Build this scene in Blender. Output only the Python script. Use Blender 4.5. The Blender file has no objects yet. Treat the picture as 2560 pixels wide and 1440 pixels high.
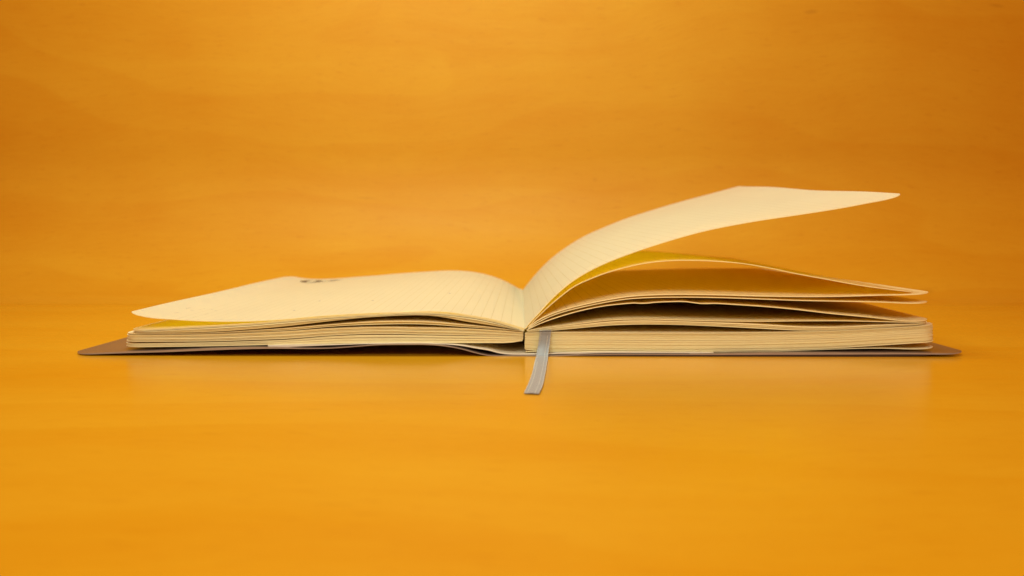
import bpy, math, random
from mathutils import Vector
random.seed(7)
C = bpy.context.scene.collection
sc = bpy.context.scene

# ------------------------------------------------------------------ camera
FPX = 2195.0                      # focal length in pixels of the 2560 wide photograph
PITCH = math.atan(150 / FPX)      # looking slightly down
YAW = math.atan(20 / FPX)
H = 0.0458                        # lens height over the table (m)
YF, YB = 0.315, 0.525             # front and back edge of the pages (21 cm deep)
cam = bpy.data.cameras.new('camera')
co = bpy.data.objects.new('camera', cam); C.objects.link(co)
co.location = (0, 0, H)
co.rotation_euler = (math.pi / 2 - PITCH, 0, YAW)
cam.sensor_width = 36.0
cam.lens = 36.0 * FPX / 2560
cam.clip_start = 0.005; cam.clip_end = 50
cam.dof.use_dof = True
cam.dof.focus_distance = 0.316
cam.dof.aperture_fstop = cam.lens / 2.1
sc.camera = co

# ------------------------------------------------------------------ light
w = bpy.data.worlds.new('World'); sc.world = w; w.use_nodes = True
bg = w.node_tree.nodes['Background']
bg.inputs['Color'].default_value = (1.0, 0.27, 0.002, 1)
bg.inputs['Strength'].default_value = 0.60

def area(name, loc, target, size, sy, power, col, spread=180):
    l = bpy.data.lights.new(name, 'AREA'); l.shape = 'RECTANGLE'
    l.size = size; l.size_y = sy; l.energy = power; l.color = col
    l.spread = math.radians(spread)
    o = bpy.data.objects.new(name, l); C.objects.link(o)
    o.location = loc
    d = Vector(target) - Vector(loc)
    o.rotation_euler = d.to_track_quat('-Z', 'Y').to_euler()
    return o
area('ceiling_lamp', (-0.07, 0.35, 0.47), (-0.05, 0.44, 0.05), 0.26, 0.12, 2.35, (0.79, 1.0, 0.88))
area('front_fill', (-0.04, -0.20, 0.38), (0.0, 0.30, 0.02), 0.50, 0.24, 0.74, (0.88, 1.0, 0.80), 100)  # unseen front light, added to brighten page edges and the gaps between leaves

sc.view_settings.view_transform = 'Standard'
sc.view_settings.look = 'None'
sc.view_settings.gamma = 1
sc.view_settings.exposure = 0.0
sc.cycles.max_bounces = 14
sc.cycles.diffuse_bounces = 10
sc.cycles.glossy_bounces = 4
sc.cycles.transmission_bounces = 6

# ------------------------------------------------------------------ photograph -> place (on the plane at depth Y)
cp, sp_, cy, sy_ = math.cos(PITCH), math.sin(PITCH), math.cos(YAW), math.sin(YAW)
FW = Vector((-sy_ * cp, cy * cp, -sp_))
RT = Vector((cy, sy_, 0))
UP = RT.cross(FW)
def at(u, v, Y):
    d = FW * FPX + RT * (u - 1280) + UP * (720 - v)
    k = Y / d.y
    return d.x * k, H + d.z * k

# ------------------------------------------------------------------ node helpers
def new_mat(name):
    m = bpy.data.materials.new(name); m.use_nodes = True
    nt = m.node_tree
    for n in list(nt.nodes): nt.nodes.remove(n)
    return m, nt
def N(nt, kind, **kw):
    n = nt.nodes.new(kind)
    for k, v in kw.items():
        if k in n.inputs: n.inputs[k].default_value = v
        else: setattr(n, k, v)
    return n
def L(nt, a, b): nt.links.new(a, b)
def mapping(nt, src, scale, loc=(0, 0, 0), rot=(0, 0, 0)):
    mp = N(nt, 'ShaderNodeMapping')
    mp.inputs['Scale'].default_value = scale; mp.inputs['Location'].default_value = loc
    mp.inputs['Rotation'].default_value = rot
    L(nt, src, mp.inputs['Vector']); return mp.outputs[0]
def noise(nt, vec, scale=1.0, detail=3.0, rough=0.5, dist=0.0):
    n = N(nt, 'ShaderNodeTexNoise'); n.inputs['Scale'].default_value = scale
    n.inputs['Detail'].default_value = detail; n.inputs['Roughness'].default_value = rough
    n.inputs['Distortion'].default_value = dist
    L(nt, vec, n.inputs['Vector']); return n.outputs['Fac']
def ramp(nt, fac, stops):
    r = N(nt, 'ShaderNodeValToRGB'); e = r.color_ramp.elements
    while len(e) < len(stops): e.new(0.5)
    for k, (p, c) in enumerate(stops):
        e[k].position = p; e[k].color = c if len(c) == 4 else (*c, 1)
    L(nt, fac, r.inputs['Fac']); return r.outputs['Color']
def math_(nt, op, a, b=None, c=None, clamp=False):
    m = N(nt, 'ShaderNodeMath', operation=op); m.use_clamp = clamp
    for k, x in enumerate((a, b, c)):
        if x is None: continue
        if isinstance(x, (int, float)): m.inputs[k].default_value = x
        else: L(nt, x, m.inputs[k])
    return m.outputs[0]
def mix(nt, fac, a, b, mode='MIX'):
    m = N(nt, 'ShaderNodeMix', data_type='RGBA', blend_type=mode)
    for s, x in ((m.inputs['Factor'], fac), (m.inputs['A'], a), (m.inputs['B'], b)):
        if isinstance(x, (int, float)): s.default_value = x
        elif isinstance(x, tuple): s.default_value = x if len(x) == 4 else (*x, 1)
        else: L(nt, x, s)
    return m.outputs['Result']

# ------------------------------------------------------------------ materials
def wood(name, base, deep, rough, knots):
    m, nt = new_mat(name)
    uv = N(nt, 'ShaderNodeUVMap').outputs[0]
    # slow wandering of the growth lines
    warp = noise(nt, mapping(nt, uv, (3.0, 5.0, 1)), 1, 2)
    sep = N(nt, 'ShaderNodeSeparateXYZ'); L(nt, uv, sep.inputs[0])
    vw = math_(nt, 'ADD', sep.outputs['Y'], math_(nt, 'MULTIPLY', math_(nt, 'SUBTRACT', warp, 0.5), 0.10))
    cmb = N(nt, 'ShaderNodeCombineXYZ'); L(nt, sep.outputs['X'], cmb.inputs[0]); L(nt, vw, cmb.inputs[1])
    wv = cmb.outputs[0]
    broad = noise(nt, mapping(nt, wv, (2.2, 26, 1)), 1, 4, 0.55, 0.4)
    band = noise(nt, mapping(nt, wv, (7, 110, 1), (3, 7, 0)), 1, 4, 0.6, 0.3)
    fig = noise(nt, mapping(nt, uv, (14, 16, 1), (9, 2, 0)), 1, 2, 0.5)
    pore = noise(nt, mapping(nt, uv, (260, 3600, 1)), 1, 2, 0.6)
    fine = noise(nt, mapping(nt, wv, (60, 1100, 1), (5, 1, 0)), 1, 3, 0.6)
    f = math_(nt, 'MULTIPLY', math_(nt, 'SUBTRACT', broad, 0.5), 0.95)
    f = math_(nt, 'ADD', f, math_(nt, 'MULTIPLY', math_(nt, 'SUBTRACT', band, 0.5), 0.4))
    f = math_(nt, 'ADD', f, math_(nt, 'MULTIPLY', math_(nt, 'SUBTRACT', fig, 0.5), 0.8))
    f = math_(nt, 'ADD', f, math_(nt, 'MULTIPLY', math_(nt, 'SUBTRACT', fine, 0.5), 0.9))
    # growth bands with one crisp edge, swooping slowly across the board
    sw = noise(nt, mapping(nt, uv, (2.6, 7, 1), (1.3, .4, 0)), 1, 2, 0.45)
    g = math_(nt, 'ADD', math_(nt, 'MULTIPLY', sep.outputs['Y'], 14), math_(nt, 'MULTIPLY', sw, 5.5))
    g = math_(nt, 'ADD', g, math_(nt, 'MULTIPLY', band, 0.16))
    saw = math_(nt, 'FRACT', g)
    saw = math_(nt, 'MULTIPLY', math_(nt, 'POWER', saw, 1.6), math_(nt, 'SUBTRACT', 1.0, math_(nt, 'POWER', saw, 24)))
    amt = noise(nt, mapping(nt, uv, (5, 9, 1), (8, 8, 0)), 1, 1)
    f = math_(nt, 'ADD', f, math_(nt, 'MULTIPLY', math_(nt, 'MULTIPLY', math_(nt, 'SUBTRACT', saw, 0.35), amt), 0.62))
    f = math_(nt, 'ADD', f, 0.42, clamp=True)
    fleck = noise(nt, mapping(nt, wv, (95, 520, 1), (2, 6, 0)), 1, 2, 0.55)
    col = mix(nt, f, base, deep)
    pm = ramp(nt, pore, [(0.60, (0, 0, 0)), (0.78, (1, 1, 1))])
    col = mix(nt, math_(nt, 'MULTIPLY', pm, 0.35), col, (deep[0] * .7, deep[1] * .55, deep[2] * .5))
    fm = ramp(nt, fleck, [(0.60, (0, 0, 0)), (0.74, (1, 1, 1))])
    col = mix(nt, math_(nt, 'MULTIPLY', fm, 0.30), col, (deep[0] * .8, deep[1] * .65, deep[2] * .5))
    # little knots and flecks of the veneer
    km = None
    for (kx, ky, rx, ry, a) in knots:
        dx = math_(nt, 'DIVIDE', math_(nt, 'SUBTRACT', sep.outputs['X'], kx), rx)
        dy = math_(nt, 'DIVIDE', math_(nt, 'SUBTRACT', vw, ky), ry)
        q = math_(nt, 'ADD', math_(nt, 'MULTIPLY', dx, dx), math_(nt, 'MULTIPLY', dy, dy))
        q = math_(nt, 'ADD', q, math_(nt, 'MULTIPLY', math_(nt, 'SUBTRACT', fine, 0.5), 1.5))
        e = math_(nt, 'MULTIPLY', math_(nt, 'SUBTRACT', 1.0, q, clamp=True), a * 0.55)
        km = e if km is None else math_(nt, 'MAXIMUM', km, e)
    col = mix(nt, km, col, (deep[0] * .55, deep[1] * .4, deep[2] * .6))
    b = N(nt, 'ShaderNodeBsdfPrincipled'); L(nt, col, b.inputs['Base Color'])
    mr = N(nt, 'ShaderNodeMapRange', interpolation_type='SMOOTHSTEP')      # the tabletop is worn smoother than the board behind it
    L(nt, sep.outputs['Y'], mr.inputs['Value'])
    for k, x in zip(('From Min', 'From Max', 'To Min', 'To Max'), (WC - 0.03, WC + 0.02, rough, 0.60)): mr.inputs[k].default_value = x
    rg = math_(nt, 'ADD', mr.outputs[0], math_(nt, 'MULTIPLY', math_(nt, 'SUBTRACT', band, 0.5), 0.12))
    L(nt, rg, b.inputs['Roughness'])
    mr2 = N(nt, 'ShaderNodeMapRange', interpolation_type='SMOOTHSTEP'); L(nt, sep.outputs['Y'], mr2.inputs['Value'])
    for k, x in zip(('From Min', 'From Max', 'To Min', 'To Max'), (WC - 0.03, WC + 0.03, 0.5, 0.3)): mr2.inputs[k].default_value = x
    L(nt, mr2.outputs[0], b.inputs['Specular IOR Level'])
    b.inputs['IOR'].default_value = 1.45
    bp = N(nt, 'ShaderNodeBump'); bp.inputs['Strength'].default_value = 0.12; bp.inputs['Distance'].default_value = 0.0002
    L(nt, math_(nt, 'ADD', math_(nt, 'MULTIPLY', pore, 0.5), fine), bp.inputs['Height'])
    L(nt, bp.outputs[0], b.inputs['Normal'])
    o = N(nt, 'ShaderNodeOutputMaterial'); L(nt, b.outputs[0], o.inputs[0])
    return m

PAPER = (0.79, 0.83, 0.74)
def paper(name, ruled=False, edge=False, col=PAPER, trans=0.57):
    m, nt = new_mat(name)
    uv = N(nt, 'ShaderNodeUVMap').outputs[0]
    tc = N(nt, 'ShaderNodeTexCoord').outputs['Object']
    mott = noise(nt, mapping(nt, tc, (60, 60, 60)), 1, 4)
    base = mix(nt, mott, tuple(c * .95 for c in col), tuple(min(1, c * 1.04) for c in col))
    if edge:
        fib = noise(nt, mapping(nt, tc, (500, 500, 5200)), 1, 3, 0.7)
        fib2 = noise(nt, mapping(nt, tc, (70, 70, 2600), (2, 1, 4)), 1, 2, 0.6)
        base = mix(nt, math_(nt, 'MULTIPLY', ramp(nt, fib, [(0.45, (0, 0, 0)), (0.75, (1, 1, 1))]), 0.30), base, (col[0] * .82, col[1] * .72, col[2] * .5))
        base = mix(nt, math_(nt, 'MULTIPLY', ramp(nt, fib2, [(0.5, (0, 0, 0)), (0.7, (1, 1, 1))]), 0.25), base, (col[0] * .86, col[1] * .8, col[2] * .62))
    if ruled:
        s = N(nt, 'ShaderNodeSeparateXYZ'); L(nt, uv, s.inputs[0])
        ph = math_(nt, 'FRACT', math_(nt, 'DIVIDE', math_(nt, 'SUBTRACT', s.outputs['X'], 0.0036), 0.0037))
        d = math_(nt, 'ABSOLUTE', math_(nt, 'SUBTRACT', ph, 0.5))
        line = math_(nt, 'LESS_THAN', d, 0.030)
        wob = noise(nt, mapping(nt, uv, (90, 30, 1)), 1, 2)
        a = math_(nt, 'MULTIPLY', line, math_(nt, 'ADD', 0.05, math_(nt, 'MULTIPLY', wob, 0.6)))
        keep = math_(nt, 'GREATER_THAN', s.outputs['X'], 0.0025)
        keep = math_(nt, 'MULTIPLY', keep, math_(nt, 'LESS_THAN', s.outputs['X'], 0.128))
        base = mix(nt, math_(nt, 'MULTIPLY', a, keep), base, (0.30, 0.22, 0.12))
    d = N(nt, 'ShaderNodeBsdfPrincipled'); L(nt, base, d.inputs['Base Color'])
    d.inputs['Roughness'].default_value = 0.75; d.inputs['Specular IOR Level'].default_value = 0.25
    t = N(nt, 'ShaderNodeBsdfTranslucent'); t.inputs[0].default_value = (1.0, 0.82, 0.11, 1)
    fib = noise(nt, mapping(nt, tc, (1500, 1500, 1500)), 1, 3)
    bp = N(nt, 'ShaderNodeBump'); bp.inputs['Strength'].default_value = 0.15; bp.inputs['Distance'].default_value = 0.00008
    L(nt, fib, bp.inputs['Height']); L(nt, bp.outputs[0], d.inputs['Normal'])
    ms = N(nt, 'ShaderNodeMixShader'); ms.inputs[0].default_value = trans
    L(nt, d.outputs[0], ms.inputs[1]); L(nt, t.outputs[0], ms.inputs[2])
    o = N(nt, 'ShaderNodeOutputMaterial'); L(nt, ms.outputs[0], o.inputs[0])
    return m

def plain(name, col, rough, var=0.12, scale=(300, 300, 300), spec=0.5, bump=0.1):
    m, nt = new_mat(name)
    tc = N(nt, 'ShaderNodeTexCoord').outputs['Object']
    n = noise(nt, mapping(nt, tc, scale), 1, 4)
    c = mix(nt, n, tuple(x * (1 - var) for x in col), tuple(min(1, x * (1 + var)) for x in col))
    b = N(nt, 'ShaderNodeBsdfPrincipled'); L(nt, c, b.inputs['Base Color'])
    b.inputs['Roughness'].default_value = rough; b.inputs['Specular IOR Level'].default_value = spec
    bp = N(nt, 'ShaderNodeBump'); bp.inputs['Strength'].default_value = bump; bp.inputs['Distance'].default_value = 0.0001
    L(nt, n, bp.inputs['Height']); L(nt, bp.outputs[0], b.inputs['Normal'])
    o = N(nt, 'ShaderNodeOutputMaterial'); L(nt, b.outputs[0], o.inputs[0])
    return m

M_page = paper('ruled_paper', ruled=True)
M_thin = paper('inner_ruled_paper', ruled=True, trans=0.24, col=(0.95, 0.90, 0.62))
M_blank = paper('plain_paper', trans=0.15, col=(0.93, 0.87, 0.64))
M_edge = paper('paper_edge', edge=True, trans=0.05, col=(0.97, 0.955, 0.64))
M_end = paper('endpaper_white', col=(0.84, 0.80, 0.70), trans=0.03)
M_cover = plain('cover_inside', (0.11, 0.072, 0.06), 0.24, 0.08, spec=0.5)
M_cedge = plain('cover_edge', (0.33, 0.27, 0.25), 0.45, 0.2, (300, 300, 3000))
M_ink = plain('ink', (0.13, 0.09, 0.05), 0.6)
M_pencil = plain('pencil', (0.34, 0.27, 0.17), 0.7)

# ------------------------------------------------------------------ setting: tabletop and the wall bent up behind it
WC, WR = 0.534, 0.10        # the cove starts here, its radius
def sheet_uv(name, prof, x0, x1, mat, nx=2):
    verts, faces, uvs = [], [], []
    for (y, z, v) in prof:
        for i in range(nx + 1):
            x = x0 + (x1 - x0) * i / nx
            verts.append((x, y, z)); uvs.append((x, v))
    for j in range(len(prof) - 1):
        for i in range(nx):
            a = j * (nx + 1) + i
            faces.append((a, a + 1, a + nx + 2, a + nx + 1))
    me = bpy.data.meshes.new(name); me.from_pydata(verts, [], faces); me.update()
    ul = me.uv_layers.new(name='UVMap')
    for l in me.loops: ul.data[l.index].uv = uvs[l.vertex_index]
    for p in me.polygons: p.use_smooth = True
    me.materials.append(mat)
    o = bpy.data.objects.new(name, me); C.objects.link(o); o['kind'] = 'structure'
    return o
def tuv(u, v):              # a spot of the tabletop seen at a pixel of the photograph
    d = FW * FPX + RT * (u - 1280) + UP * (720 - v); k = -H / d.z
    return d.x * k, d.y * k
def wuv(u, v):              # the same for the wall
    Y = WC + WR; X, Z = at(u, v, Y)
    if Z >= WR: return X, WC + WR * math.pi / 2 + (Z - WR)
    for k in range(400):                                   # it lies on the curve between tabletop and wall
        a = math.pi / 2 * k / 400; Y = WC + WR * math.sin(a); X, Z = at(u, v, Y)
        if Z <= WR * (1 - math.cos(a)): break
    return X, WC + WR * a

kt = [(*tuv(765, 1040), .004, .0008, .35), (*tuv(820, 1283), .0045, .0010, .25), (*tuv(545, 1182), .003, .0007, .22),
      (*tuv(1495, 1055), .0008, .0006, .4), (*tuv(1890, 1205), .006, .001, .15), (*tuv(340, 1120), .006, .001, .15)]
kw = [(*wuv(2027, 66), .006, .0022, .55), (*wuv(2170, 8), .005, .0016, .45), (*wuv(2492, 16), .006, .0016, .5),
      (*wuv(915, 509), .010, .0012, .4), (*wuv(2332, 738), .005, .0035, .4), (*wuv(1487, 448), .002, .002, .3), (*wuv(1697, 335), .002, .0015, .3),
      (*wuv(1970, 405), .001, .001, .3)]
WB, WD = (0.61, 0.300, 0.011), (0.555, 0.226, 0.002)
M_table = M_wall = wood('polished_beech_veneer', WB, WD, 0.19, kt + kw)
sheet_uv('tabletop', [(-0.8, 0, -0.8), (0.0, 0, 0.0), (WC, 0, WC)], -1.3, 1.3, M_table)
prof = []
for k in range(25):
    a = math.pi / 2 * k / 24
    prof.append((WC + WR * math.sin(a), WR * (1 - math.cos(a)), WC + WR * a))
prof.append((WC + WR, 1.3, WC + WR * math.pi / 2 + 1.3 - WR))
sheet_uv('wall', prof, -1.3, 1.3, M_wall)

# ------------------------------------------------------------------ curves and sheets
def smooth_curve(P, n):
    """Resample (Catmull-Rom, centripetal-ish) a list of tuples at n+1 points, even in arc length of the first two values."""
    dim = len(P[0])
    Q = [tuple(2 * P[0][k] - P[1][k] for k in range(dim))] + list(P) + [tuple(2 * P[-1][k] - P[-2][k] for k in range(dim))]
    dense = []
    for i in range(1, len(Q) - 2):
        p0, p1, p2, p3 = Q[i - 1:i + 3]
        d1 = math.hypot(p2[0] - p1[0], p2[1] - p1[1])
        d0 = max(1e-9, math.hypot(p1[0] - p0[0], p1[1] - p0[1])); d2 = max(1e-9, math.hypot(p3[0] - p2[0], p3[1] - p2[1]))
        m1 = tuple(d1 * ((p1[k] - p0[k]) / d0 * d1 + (p2[k] - p1[k]) / d1 * d0) / (d0 + d1) for k in range(dim))
        m2 = tuple(d1 * ((p2[k] - p1[k]) / d1 * d2 + (p3[k] - p2[k]) / d2 * d1) / (d2 + d1) for k in range(dim))
        st = 16
        for j in range(st):
            t = j / st
            a = 2 * t**3 - 3 * t**2 + 1; b = t**3 - 2 * t**2 + t; c = -2 * t**3 + 3 * t**2; e = t**3 - t**2
            dense.append(tuple(a * p1[k] + b * m1[k] + c * p2[k] + e * m2[k] for k in range(dim)))
    dense.append(tuple(P[-1]))
    S = [0]
    for i in range(1, len(dense)):
        S.append(S[-1] + math.hypot(dense[i][0] - dense[i - 1][0], dense[i][1] - dense[i - 1][1]))
    out = []; j = 0
    for i in range(n + 1):
        s = S[-1] * i / n if isinstance(n, int) else 0
        while j < len(S) - 2 and S[j + 1] < s: j += 1
        f = (s - S[j]) / max(1e-12, S[j + 1] - S[j])
        out.append(tuple(dense[j][k] + (dense[j + 1][k] - dense[j][k]) * f for k in range(dim)))
    return out, S[-1]

def world(px, Y): return [(*at(p[0], p[1], Y), *p[2:]) for p in px]

class MB:
    def __init__(s): s.v = []; s.f = []; s.uv = []; s.mi = []; s.sm = []
    def grid(s, rows, uvr, mi, flip=False, smooth=True):
        b = len(s.v); nc = len(rows[0])
        for r, ur in zip(rows, uvr):
            s.v += r; s.uv += ur
        for j in range(len(rows) - 1):
            for i in range(nc - 1):
                a = b + j * nc + i
                q = (a, a + 1, a + nc + 1, a + nc)
                s.f.append(q[::-1] if flip else q); s.mi.append(mi); s.sm.append(smooth)
    def build(s, name, mats, parent=None):
        me = bpy.data.meshes.new(name); me.from_pydata(s.v, [], s.f); me.update()
        ul = me.uv_layers.new(name='UVMap')
        for l in me.loops: ul.data[l.index].uv = s.uv[l.vertex_index]
        for m in mats: me.materials.append(m)
        for p, mi, sm in zip(me.polygons, s.mi, s.sm): p.material_index = mi; p.use_smooth = sm
        o = bpy.data.objects.new(name, me); C.objects.link(o)
        if parent: o.parent = parent
        return o

def svals(n, Ltot, r, both=False):
    """sample fractions 0..1 along the width, refined round the rounded outer corner(s)"""
    k = r / Ltot
    v = [i / n * (1 - k) for i in range(n + 1)] + [1 - k + k * math.sin(math.pi / 2 * j / 8) for j in range(1, 9)]
    if both:
        v = [1 - x for x in v if x > 0.5][::-1] + [x for x in v if x >= 0.5]
        v = sorted(set(round(x, 6) for x in v))
    return v
def pick(curve, f):
    n = len(curve) - 1; x = min(n - 1e-9, max(0, f * n)); i = int(x); t = x - i
    return tuple(a + (b - a) * t for a, b in zip(curve[i], curve[i + 1]))

def add_sheet(mb, F, Lf, B, th, yf, yb, r, n=60, nt=8, both=False, mtop=0, medge=1, mbot=None, uv0=0.0, sag=None, clampz=False):
    """A curved leaf: F and B are its front and back curves in XZ, th its thickness (or a third value on the curve)."""
    if mbot is None: mbot = mtop
    fs = svals(n, Lf, r, both)
    top, bot, uvs = [], [], []
    for j in range(nt + 1):
        rt, rb, ru = [], [], []
        for f in fs:
            d = (1 - f) * Lf if not both else min(f, 1 - f) * Lf
            c = 0.0
            if d < r: c = r - math.sqrt(max(0, r * r - (r - d) ** 2))
            y = (yf + c) + ((yb - c) - (yf + c)) * j / nt
            t = (y - yf) / (yb - yf)
            p = pick(F, f); q = pick(B, f)
            e = 0.5 / 60
            pa, pb = pick(F, max(0, f - e)), pick(F, min(1, f + e)); qa, qb = pick(B, max(0, f - e)), pick(B, min(1, f + e))
            X = p[0] + (q[0] - p[0]) * t; Z = p[1] + (q[1] - p[1]) * t
            if sag: Z += sag(f, t)
            tx = (pb[0] - pa[0]) * (1 - t) + (qb[0] - qa[0]) * t; tz = (pb[1] - pa[1]) * (1 - t) + (qb[1] - qa[1]) * t
            l = math.hypot(tx, tz) or 1; nx, nz = -tz / l, tx / l
            if nz < 0: nx, nz = -nx, -nz
            h = (p[2] if len(p) > 2 else th) / 2
            if clampz: Z = max(Z, h + 0.00005)
            rt.append((X + nx * h, y, Z + nz * h)); rb.append((X - nx * h, y, Z - nz * h)); ru.append((uv0 + f * Lf, y - yf))
        top.append(rt); bot.append(rb); uvs.append(ru)
    ltr = top[0][-1][0] > top[0][0][0]
    mb.grid(top, uvs, mtop, flip=not ltr)
    mb.grid(bot, uvs, mbot, flip=ltr)
    mb.grid([bot[0], top[0]], [uvs[0], uvs[0]], medge, flip=not ltr, smooth=False)
    mb.grid([bot[-1], top[-1]], [uvs[-1], uvs[-1]], medge, flip=ltr, smooth=False)
    for k in (0, -1):
        a = [r_[k] for r_ in bot]; b = [r_[k] for r_ in top]; u = [r_[k] for r_ in uvs]
        mb.grid([a, b], [u, u], medge, flip=((k == 0) == (not ltr)), smooth=False)
    return fs, top

NCV = 120
R = 0.0062
RL0 = 0.0042
book = bpy.data.objects.new('notebook', None); C.objects.link(book)
book.location = (at(1312, 890, YF)[0], YF, 0)
book['label'] = 'open cream paged notebook with grey-brown cover and ribbon lying on an orange wooden table'
book['category'] = 'notebook'
def into(o, label=None):
    o.parent = book; o.matrix_parent_inverse = book.matrix_basis.inverted()
    o.matrix_parent_inverse.translation = -book.location
    if label: o['label'] = label
    return o

def leaf(name, front, back, th=0.00022, mats=None, nt=10, label=None, sag=None, r=R):
    F, Lf = smooth_curve(world(front, YF), NCV)
    if back is None: B = F
    else: B, _ = smooth_curve(world(back, YB), NCV)
    mb = MB()
    add_sheet(mb, F, Lf, B, th, YF, YB, r, nt=nt, sag=sag)
    return into(mb.build(name, mats or [M_page, M_edge]), label), F, Lf, B

# ---- the left side -------------------------------------------------
l0f = [(1313, 822), (1292, 815.7), (1263, 807), (1227, 797.6), (1191, 791), (1155, 785.5), (1128, 781.6), (1100, 779.4), (1064, 778.3), (1028, 779.3), (940, 782.8), (865, 787), (811, 790.4), (757, 794.5), (702, 798.7), (630, 802.5), (550, 804.3), (467, 801.7), (431, 799), (368, 793), (319, 781.5)]
l0b = [(1308, 728), (1290, 717.8), (1263, 703.3), (1227, 689.8), (1191, 681.5), (1155, 677.4), (1119, 676.6), (1064, 679.5), (1010, 683.5), (956, 688), (883, 692.5), (829, 697.0), (793, 698.3), (757, 696), (735, 692), (712, 692)]
rip0 = lambda f, t: 0.00022 * f * math.sin(f * 17 + t * 5) * math.sin(t * 6.2 + f * 3)
pg0, F0, L0, B0 = leaf('page', l0f, l0b, th=0.0002, nt=20, sag=rip0, r=RL0, label='topmost left page, ruled and curling up at its outer edge')
l1f = [(1311, 824), (1227, 800), (1155, 788), (1064, 781), (940, 785.5), (829, 791.5), (757, 797.5), (702, 802.5), (630, 808.5), (560, 813), (470, 818), (400, 822), (319, 825.5)]
leaf('page', l1f, [(1305, 729), (1227, 697), (1155, 684), (1064, 684), (956, 693), (829, 704), (712, 722)], th=0.00028, nt=8, mats=[M_thin, M_edge])
l1c = [(x, y + 2.6) for x, y in l1f]
leaf('page', l1c, None, th=0.00022, nt=3)

def block(name, top, bottom, n, gaps, sig=0, jit=0.00012, r=R, xs=0.0, seed=1, outer_jit=0.0003, label=None):
    """A stack of real leaves between two curves; gaps = fractions where the stack opens a little."""
    rnd = random.Random(seed)
    T, Lt = smooth_curve(world(top, YF), NCV); Bm, Lb = smooth_curve(world(bottom, YF), NCV)
    sgn = 1 if T[-1][0] > T[0][0] else -1
    # weights of the leaves and of the spaces between them
    mb = MB()
    wob = [(rnd.uniform(0.4, 3.0), rnd.uniform(0, 6.3), rnd.uniform(0, 1)) for _ in range(n)]
    for i in range(n):
        c = (i + 0.5) / n
        if sig:
            g = ((i + 0.5) % sig) / sig
            xoff = 0.00035 * (1 - math.sqrt(max(0, 1 - (2 * g - 1) ** 2))) + rnd.uniform(0, .00012)
        else: xoff = rnd.uniform(0, 0.0003)
        cur = []
        for k in range(0, NCV + 1, 2):
            s = k / NCV
            t = c + 0.22 / n * math.sin(wob[i][0] * 6.3 * s + wob[i][1]) * wob[i][2]
            a, b = T[k], Bm[k]
            cur.append((a[0] + (b[0] - a[0]) * t + sgn * xoff * (1 - s) + sgn * outer * 0 if False else a[0] + (b[0] - a[0]) * t + sgn * xoff * (1 - s), a[1] + (b[1] - a[1]) * t))
        # local thickness of the stack sets the thickness of the leaf
        cc = []
        near = min([abs(c - g) * n for g in gaps] or [9])
        fill = 0.60 if near < 0.6 else (0.82 if near < 1.1 else rnd.choice((1.0, .97, .93, .99, .86)))
        for k, p in enumerate(cur):
            a, b = T[k * 2], Bm[k * 2]
            cc.append((p[0], p[1], max(0.00004, (a[1] - b[1]) / n * fill)))
        Lc = sum(math.hypot(cc[k + 1][0] - cc[k][0], cc[k + 1][1] - cc[k][1]) for k in range(len(cc) - 1))
        yj = rnd.gauss(0, jit)
        cut = 1 - abs(rnd.gauss(0, outer_jit)) / Lc
        if near < 0.6: yj += 0.0004
        cv = [pick(cc, cut * k / 60) for k in range(61)]
        add_sheet(mb, cv, Lc, cv, 0, YF + yj, YB - yj, r, n=40, nt=1, mtop=1, medge=0)
    o = into(mb.build(name, [M_edge, M_blank]), label); o['kind'] = 'stuff'
    return o

block('page_block', [(x, y + 5) for x, y in l1f],
      [(1308, 827), (1227, 813), (1155, 802), (1110, 793), (1064, 788.5), (1000, 789), (940, 792), (829, 802.5), (757, 811), (702, 817), (630, 823), (540, 829), (450, 831.3), (319, 832.5)],
      9, [0.35, 0.7], seed=2, label='upper thin sheaf of left pages bowed above a dark gap')
block('page_block', [(1309, 828.5), (1227, 818), (1155, 811), (1064, 803.5), (1000, 802.5), (940, 803.5), (829, 811), (757, 817), (702, 821.5), (630, 826), (540, 831), (430, 833), (303, 834)],
      [(1309, 830), (1227, 822), (1155, 817), (1064, 811), (940, 811.5), (829, 816.5), (720, 826), (630, 830), (540, 834), (430, 836), (303, 837)],
      4, [0.5], seed=3)
block('page_block', [(1309, 831), (1227, 824.5), (1155, 821), (1100, 819.5), (1064, 819), (940, 817.5), (829, 821), (720, 828), (630, 832), (540, 835.3), (430, 837.3), (303, 838.5)],
      [(1309, 843), (1227, 840), (1155, 838), (1064, 836.5), (940, 834.5), (829, 838.5), (720, 846.5), (630, 850), (540, 853), (430, 854), (301, 854.5)],
      16, [0.25, 0.42, 0.7, 0.85], seed=4)
block('page_block', [(1309, 844), (1227, 841.3), (1155, 840), (1064, 838.5), (940, 837.5), (829, 841), (720, 849.5), (630, 853), (540, 855.5), (430, 857.8), (300, 860)],
      [(1307, 852), (1285, 856), (1227, 857.3), (1155, 857.4), (1064, 856.8), (940, 857), (829, 858.8), (720, 861), (540, 865.3), (430, 867), (300, 868.3)],
      14, [0.32, 0.66], seed=5, label='lowest sheaf of left pages')

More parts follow.
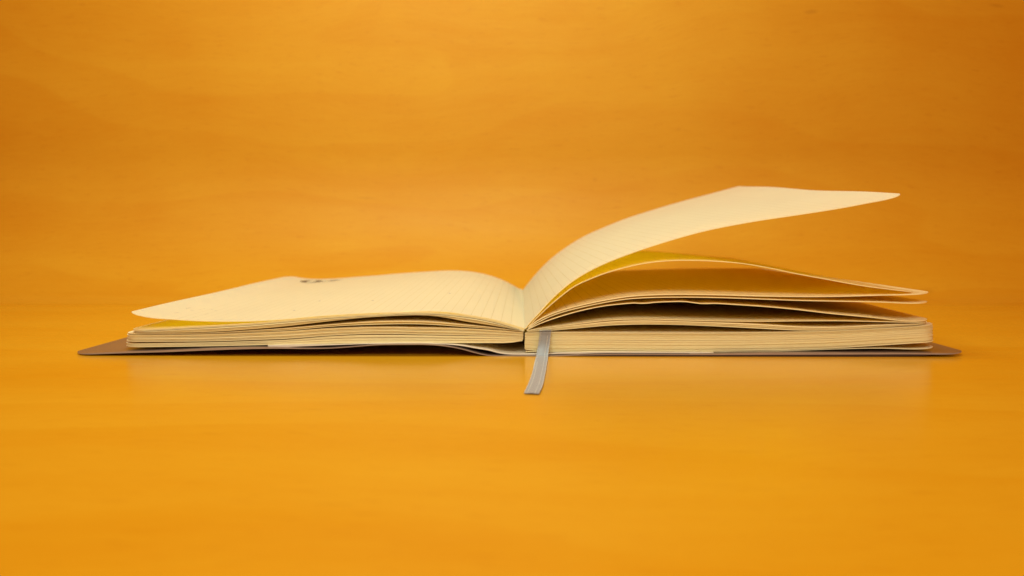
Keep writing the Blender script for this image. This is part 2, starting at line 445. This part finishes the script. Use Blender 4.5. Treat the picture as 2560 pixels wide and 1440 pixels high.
# ---- the right side ------------------------------------------------
r1f = [(1312, 823), (1324, 808), (1350, 780), (1373, 754), (1397, 731), (1436, 700), (1487, 670.5), (1530, 651), (1592, 627.5), (1671, 602), (1749, 581), (1866, 559), (1983, 540), (2100, 518.5), (2178, 503), (2217, 496), (2261, 484)]
r1b = [(1307, 726), (1339, 686), (1378, 647), (1417, 618), (1456, 594), (1514, 567), (1560, 548), (1632, 525), (1710, 503), (1788, 482), (1845, 466)]
leaf('page', r1f, r1b, th=0.00026, nt=20, r=RL0, sag=lambda f, t: 0.0005 * f * math.sin(f * 11 + t * 4 + 1) * math.sin(t * 7.5 + f * 2), label='tall right page lifted high above the others')
r2f = [(1315, 824), (1332, 805), (1347, 790), (1370, 768), (1399, 743.5), (1436, 716), (1475, 698), (1514, 683), (1553, 671.5), (1592, 662), (1632, 655.5), (1671, 652), (1729, 651), (1788, 653), (1866, 660), (1930, 671), (1985, 683), (2070, 699), (2154, 714), (2230, 724), (2296, 732)]
r2b = [(1309, 725), (1340, 696), (1385, 668), (1440, 645), (1500, 632), (1560, 627), (1612, 627), (1669, 631), (1769, 640), (1845, 648), (1895, 662)]
M_thin2 = paper('arched_ruled_paper', ruled=True, trans=0.50, col=(0.95, 0.93, 0.70))
leaf('page', r2f, r2b, mats=[M_thin2, M_edge], th=0.00024, nt=12, label='second raised right page arching down to its outer edge')
r3f = [(1316, 823), (1340, 804), (1371, 788), (1414, 773), (1457, 762), (1524, 748.5), (1569, 741.5), (1613, 738), (1690, 736), (1791, 737), (1900, 740), (1990, 741.3), (2091, 741), (2196, 738), (2291, 735.5), (2336, 732)]
r3b = [(1309, 727), (1350, 705), (1420, 688), (1500, 680), (1600, 675), (1700, 672), (1800, 671), (1912, 671)]
leaf('page', r3f, r3b, mats=[M_thin, M_edge], th=0.00036, nt=10)
r3c = [(1316, 824), (1345, 806), (1371, 793), (1414, 778), (1457, 767.5), (1524, 754), (1569, 747.5), (1613, 744.5), (1690, 743), (1791, 744), (1900, 747.5), (1985, 750.7), (2091, 753), (2196, 755), (2291, 758), (2334, 756)]
leaf('page', r3c, [(1309, 728), (1350, 712), (1420, 697), (1500, 689), (1700, 683), (1905, 690)], th=0.0003, nt=8, mats=[M_thin, M_edge])
r4f = [(1317, 825), (1345, 811), (1371, 801), (1414, 787), (1457, 775.5), (1524, 763), (1560, 759.5), (1591, 757.5), (1604, 759), (1620, 758), (1636, 756), (1669, 754.5), (1724, 755), (1745, 758.5), (1758, 759.3), (1785, 758.5), (1830, 761), (1900, 765.5), (1985, 773), (2070, 783), (2175, 793), (2281, 803), (2334, 801)]
leaf('page', r4f, [(1309, 730), (1350, 717), (1420, 705), (1500, 697), (1700, 691), (1800, 692), (1912, 698)], mats=[M_thin, M_edge], th=0.00028, nt=10, label='right page with a nicked wavy front edge')
r5f = [(1317, 827), (1345, 822), (1371, 818.5), (1414, 813.5), (1457, 808), (1524, 800.5), (1591, 798), (1690, 800), (1791, 802.5), (1900, 803.6), (2000, 802.5), (2091, 802.2), (2238, 805), (2333, 806.5)]
leaf('page', r5f, None, th=0.00022, nt=6, mats=[M_thin, M_edge])
block('page_block', [(1317, 828.5), (1345, 824), (1371, 820.5), (1414, 815.5), (1457, 810.5), (1524, 803.5), (1591, 801), (1690, 803), (1791, 806), (1900, 810), (1964, 814.5), (2020, 817), (2091, 817.5), (2196, 812.5), (2302, 809), (2330, 808.5)],
      [(1317, 830.5), (1345, 828.5), (1371, 827), (1414, 823.5), (1457, 819.5), (1524, 814), (1591, 811.5), (1690, 812), (1791, 816), (1900, 822), (1985, 826), (2040, 826.5), (2091, 825), (2196, 819), (2302, 812.5), (2330, 811.5)],
      7, [0.4, 0.72], seed=6, label='bowed sheaf above the thick right page block')
block('page_block', [(1312, 832), (1345, 830.5), (1414, 830.3), (1480, 831), (1690, 832.3), (1880, 831.2), (1985, 829.3), (2091, 826.6), (2196, 821), (2302, 814.5), (2348, 811.5)],
      [(1311, 873.5), (1322, 876), (1345, 876.5), (1480, 875.5), (1690, 877), (1880, 876), (1985, 874), (2091, 870), (2196, 863.8), (2302, 857.3), (2348, 855)],
      56, [0.045, 0.10, 0.17, 0.44, 0.93], sig=8, seed=8, jit=0.0001, outer_jit=0.0002, label='thick block of right pages')
r6f = [(1314, 879), (1480, 878), (1690, 879.3), (1880, 878.3), (1985, 876), (2091, 872.6), (2196, 870.5), (2302, 872.5), (2348, 870)]
leaf('page', r6f, None, th=0.00022, nt=3, mats=[M_blank, M_edge], label='loose flyleaf below the right page block')

# ---- endpaper and cover --------------------------------------------
YE = 0.3135
def band(name, pts, yf, yb, r, mats, label=None, n=110, zoff=0.0):
    W = [(*at(p[0], p[1], yf), p[2]) for p in pts]
    F, Lf = smooth_curve(W, 200)
    mb = MB()
    add_sheet(mb, F, Lf, F, 0, yf, yb, r, n=n, nt=4, both=True, clampz=True, mtop=0, medge=1, mbot=2 if len(mats) > 2 else 0)
    return into(mb.build(name, mats), label)
end_pts = [(668, 865.5, .0004), (700, 865.3, .0007), (760, 864, .0005), (829, 862.3, .0002), (940, 859, .00015), (1064, 858.5, .00015), (1100, 859.8, .00018), (1155, 864, .0003), (1191, 870.4, .0003),
           (1227, 876.5, .0003), (1242, 881, .0003), (1258, 884, .0003), (1280, 885.8, .00025), (1300, 886, .00025), (1340, 885.6, .0003), (1400, 883.6, .0004), (1480, 882.3, .0006), (1690, 883.3, .0007), (1780, 883.8, .0006), (1803, 884, .0002)]
band('endpaper', end_pts, YE, YB + 0.001, 0.0008, [M_end, M_end])
YC = 0.3115
cov = [(172, 884.5, .0003), (200, 885, .0004), (235, 884.0, .0005), (316, 880.8, .0006), (400, 878.5, .00065), (540, 872.8, .0007), (640, 870.2, .0006), (700, 870.3, .0004), (760, 871.2, .0003), (829, 870.2, .00028), (880, 866.8, .00028), (940, 862.4, .00028),
       (1010, 861.4, .00028), (1064, 861.4, .00028), (1100, 863.5, .00028), (1155, 872.5, .0003), (1191, 882.5, .0003), (1218, 888.5, .0003), (1250, 891.6, .00022), (1320, 891.6, .00022), (1400, 889.3, .0003), (1480, 887.0, .0003), (1600, 886.3, .0003),
       (1790, 885.8, .0005), (1850, 884.8, .0007), (1900, 884.3, .0008), (2000, 884, .0008), (2150, 883.8, .0007), (2281, 883.8, .0006), (2370, 884.5, .0005), (2426, 883, .0002)]
band('cover', cov, YC, YB + 0.0035, 0.008, [M_cover, M_cedge, M_cedge], label='grey-brown cover lying open under the pages')

M_dark = plain('cover_outside_shade', (0.035, 0.016, 0.018), 0.5)
band('cover_outer_shade', [(1400, 891.5, .0002), (1480, 889.4, .0008), (1600, 889.2, .0009), (1790, 889.4, .0009), (1900, 889.6, .0009), (2000, 889.5, .0009), (2150, 889.3, .0008), (2281, 888.6, .0006), (2350, 887.2, .0003)], YC + 0.0002, YB + 0.003, 0.006, [M_dark, M_dark])  # dark outer layer of the right cover, doubling as its painted contact shadow
# ---- ribbon bookmark -----------------------------------------------
def ribbon_mat():
    m, nt = new_mat('ribbon')
    uv = N(nt, 'ShaderNodeUVMap').outputs[0]
    s = N(nt, 'ShaderNodeSeparateXYZ'); L(nt, uv, s.inputs[0])
    weave = math_(nt, 'MULTIPLY', math_(nt, 'ADD', math_(nt, 'SINE', math_(nt, 'MULTIPLY', s.outputs['Y'], 2 * math.pi / 0.00035)), 1), 0.5)
    n = noise(nt, mapping(nt, uv, (3000, 900, 1)), 1, 3, 0.7)
    c = mix(nt, n, (0.17, 0.18, 0.20), (0.25, 0.26, 0.28))
    c = mix(nt, math_(nt, 'MULTIPLY', weave, 0.18), c, (0.5, 0.48, 0.46))
    b = N(nt, 'ShaderNodeBsdfPrincipled'); L(nt, c, b.inputs['Base Color']); b.inputs['Roughness'].default_value = 0.5
    b.inputs['Sheen Weight'].default_value = 0.3
    bp = N(nt, 'ShaderNodeBump'); bp.inputs['Strength'].default_value = 0.4; bp.inputs['Distance'].default_value = 0.00006
    L(nt, math_(nt, 'ADD', weave, n), bp.inputs['Height']); L(nt, bp.outputs[0], b.inputs['Normal'])
    o = N(nt, 'ShaderNodeOutputMaterial'); L(nt, b.outputs[0], o.inputs[0])
    return m
M_rib = ribbon_mat()
M_thr = plain('ribbon_thread', (0.66, 0.64, 0.60), 0.6, 0.15)
# centre line: out from between the leaves, over the block, down and along the table
def tp(u, v):
    x, y = tuv(u, v); return (x, y)
rl = []
def fx(u, v, Y): X, Z = at(u, v, Y); return Vector((X, Y, Z))
left = [fx(1352, 824.5, .345) , fx(1350, 826.4, .3165), fx(1350, 829, .3139), fx(1349, 840, .3134), fx(1346, 861, .3126), fx(1343, 877, .3112), fx(1341, 889, .3092)]
right = [fx(1376, 824.0, .345), fx(1377.6, 825.8, .3165), fx(1378, 828, .3139), fx(1376.5, 840, .3134), fx(1374, 861, .3126), fx(1371.5, 877, .3112), fx(1370, 889, .3092)]
for (ul, ur, v, lift) in ((1340, 1369.5, 897, .0004), (1336.5, 1367, 912, .0003), (1332, 1363.5, 932, .0003), (1326.5, 1360, 950, .0003), (1320, 1356, 967, .0004), (1310.5, 1347.5, 985.5, .0003)):
    a, b = tuv(ul, v), tuv(ur, v + 2)
    left.append(Vector((a[0], a[1], lift))); right.append(Vector((b[0], b[1], lift + .0001)))
def crv(P, n):
    pts = [tuple(p) for p in P]
    out = []
    m = len(pts)
    for i in range(n + 1):
        x = (m - 1) * i / n; k = min(m - 2, int(x)); t = x - k
        p0 = pts[max(0, k - 1)]; p1 = pts[k]; p2 = pts[k + 1]; p3 = pts[min(m - 1, k + 2)]
        out.append(Vector([0.5 * ((2 * p1[j]) + (-p0[j] + p2[j]) * t + (2 * p0[j] - 5 * p1[j] + 4 * p2[j] - p3[j]) * t * t + (-p0[j] + 3 * p1[j] - 3 * p2[j] + p3[j]) * t ** 3) for j in range(3)]))
    return out
NR = 240
RL, RR = crv(left, NR), crv(right, NR)
S = [0.0]
for i in range(NR): S.append(S[-1] + (RL[i + 1] - RL[i]).length)
nrm = []
for i in range(NR + 1):
    a, b = RL[max(0, i - 2)], RL[min(NR, i + 2)]
    d = (RR[i] - RL[i]).cross(b - a); 
    if d.length < 1e-12: d = Vector((0, 0, 1))
    d.normalize()
    if d.z < 0 and abs(d.z) > abs(d.y): d = -d
    if abs(d.y) >= abs(d.z) and d.y > 0: d = -d
    nrm.append(d)
mb = MB(); NW = 10
rowsT, rowsB, uvr = [], [], []
for i in range(NR + 1):
    wv = 0.00007 * math.sin(S[i] * 900) + 0.00003 * math.sin(S[i] * 2300)
    ax = (RR[i] - RL[i])
    frac = [k / NW for k in range(NW + 1)]
    frac[0] -= 0.012 * (1 + math.sin(S[i] * 9000)); frac[-1] += 0.012 * (1 + math.sin(S[i] * 8000 + 1))
    ct = [RL[i] + ax * f + nrm[i] * (0.00010 + wv * (f - .5) + 0.00005 * math.cos((f - .5) * 9)) for f in frac]
    if i == NR: ct = [c + Vector((0, -0.0001 * (k % 2), 0)) for k, c in enumerate(ct)]
    rowsT.append([tuple(c) for c in ct]); rowsB.append([tuple(c - nrm[i] * 0.00018) for c in ct])
    uvr.append([(f * ax.length, S[i]) for f in frac])
mb.grid(rowsT, uvr, 0, flip=True); mb.grid(rowsB, uvr, 0)
for k, fl in ((0, False), (-1, True)):
    mb.grid([[r[k] for r in rowsB], [r[k] for r in rowsT]], [[u[k] for u in uvr]] * 2, 0, flip=fl)
mb.grid([rowsB[-1], rowsT[-1]], [uvr[-1]] * 2, 0)
rib = into(mb.build('ribbon_bookmark', [M_rib]), 'grey woven ribbon bookmark with pale stitched edges trailing on the table')
# pale threads: a ladder of short stitches at the left edge, running lines near both edges
def thread(mbt, pts, rad):
    ring = 5; rows = []
    for i, p in enumerate(pts):
        d = (pts[min(len(pts) - 1, i + 1)] - pts[max(0, i - 1)]); d.normalize()
        a = d.orthogonal().normalized(); b = d.cross(a)
        rows.append([tuple(p + (a * math.cos(q) + b * math.sin(q)) * rad) for q in [2 * math.pi * k / ring for k in range(ring + 1)]])
    mbt.grid(rows, [[(0, 0)] * (ring + 1)] * len(rows), 0)
mt = MB()
def rp(i, f, up=0.00014):
    i = max(0, min(NR, i)); return RL[i] + (RR[i] - RL[i]) * f + nrm[i] * (up + 0.00005 * math.cos((f - .5) * 9))
rnd = random.Random(3)
def at_s(s, f, up):
    lo = 0
    while lo < NR - 1 and S[lo + 1] < s: lo += 1
    t = (s - S[lo]) / max(1e-9, S[lo + 1] - S[lo])
    return rp(lo, f, up).lerp(rp(lo + 1, f, up), t)
s = 0.031
while s < 0.07:
    long_ = True
    f1 = (0.13 if long_ else 0.05) + rnd.uniform(-.02, .02)
    thread(mt, [at_s(s, -0.015, 0.00012), at_s(s + 0.0001, f1 * .5, .00020), at_s(s + .0001, f1, .00012)], 0.00006)
    s += 0.00042 if s < 0.037 else 0.0017
for (f, a0, a1) in ((0.98, 0.030, S[-1]), (0.72, 0.034, S[-1]), (0.20, 0.055, S[-1]), (0.0, 0.05, S[-1])):
    s = a0
    while s < a1 - 0.001:
        e = min(a1, s + rnd.uniform(.0009, .0016))
        j = rnd.uniform(-.012, .012)
        thread(mt, [at_s(s, f + j, .00010), at_s((s + e) / 2, f + j, .00018), at_s(e, f + j * .5, .00010)], 0.00007)
        s = e + 0.0001
st = mt.build('stitching', [M_thr], rib); st['kind'] = 'stuff'

# ---- handwriting on the left page ----------------------------------
def on_page(f, t, up=0.00016):
    p, q = pick(F0, f), pick(B0, f)
    return Vector((p[0] + (q[0] - p[0]) * t, YF + (YB - YF) * t, p[1] + (q[1] - p[1]) * t + up + rip0(f, t)))
def stroke(pts, w):
    """pts: (f, t, pressure) on the page; a flat ink ribbon following the paper."""
    m = MB(); A, Bq = [], []
    ps = [on_page(f, t) for f, t, _ in pts]
    for i, p in enumerate(ps):
        d = ps[min(len(ps) - 1, i + 1)] - ps[max(0, i - 1)]; d.z = 0
        if d.length < 1e-9: d = Vector((1, 0, 0))
        d.normalize(); nx = Vector((-d.y, d.x, 0)) * w * pts[i][2] / 2
        df = -nx.x / L0; dt = nx.y / (YB - YF)
        A.append(tuple(on_page(pts[i][0] + df, pts[i][1] + dt))); Bq.append(tuple(on_page(pts[i][0] - df, pts[i][1] - dt)))
    m.grid([A, Bq], [[(0, 0)] * len(A)] * 2, 0)
    return m
def arc(cx, cy, rx, ry, a0, a1, n=28, press=None):
    return [(cx + rx * math.cos(math.radians(a0 + (a1 - a0) * i / n)), cy + ry * math.sin(math.radians(a0 + (a1 - a0) * i / n)),
             press(math.radians(a0 + (a1 - a0) * i / n)) if press else 1) for i in range(n + 1)]
def ink(pts, w):
    o = stroke(pts, w).build('ink_mark', [M_ink if w > 0.001 else M_pencil]); into(o)
    mw = o.matrix_parent_inverse.copy(); o.parent = pg0; o.matrix_parent_inverse.identity()
    o.location = (0, 0, 0)
    return o
ink(arc(0.856, 0.905, 0.029, 0.040, 0, 360, 40, lambda a: 0.35 + 0.65 * abs(math.cos(a)) ** 2), 0.0040)
ink([(0.806 - 0.042 * i / 14, 0.885 + 0.040 * (i / 14) + 0.012 * math.sin(i / 14 * 6.28), 0.12 + 0.88 * (i / 14) ** 3) for i in range(15)], 0.0070)
for (f, t, l) in ((0.635, .14, .010), (0.62, .30, .008), (0.44, .22, .007), (0.235, .33, .009)):
    ink([(f + l / 2 - l * i / 6, t + 0.004 * math.sin(i), 1 - abs(i - 3) / 6) for i in range(7)], 0.0005)
for k in range(9):
    f = 0.90 + rnd.uniform(-.06, .05); t = rnd.uniform(.03, .22)
    ink([(f, t, .5), (f - .004, t + rnd.uniform(-.006, .006), 1), (f - .008, t + rnd.uniform(-.004, .01), .5)], 0.00028)
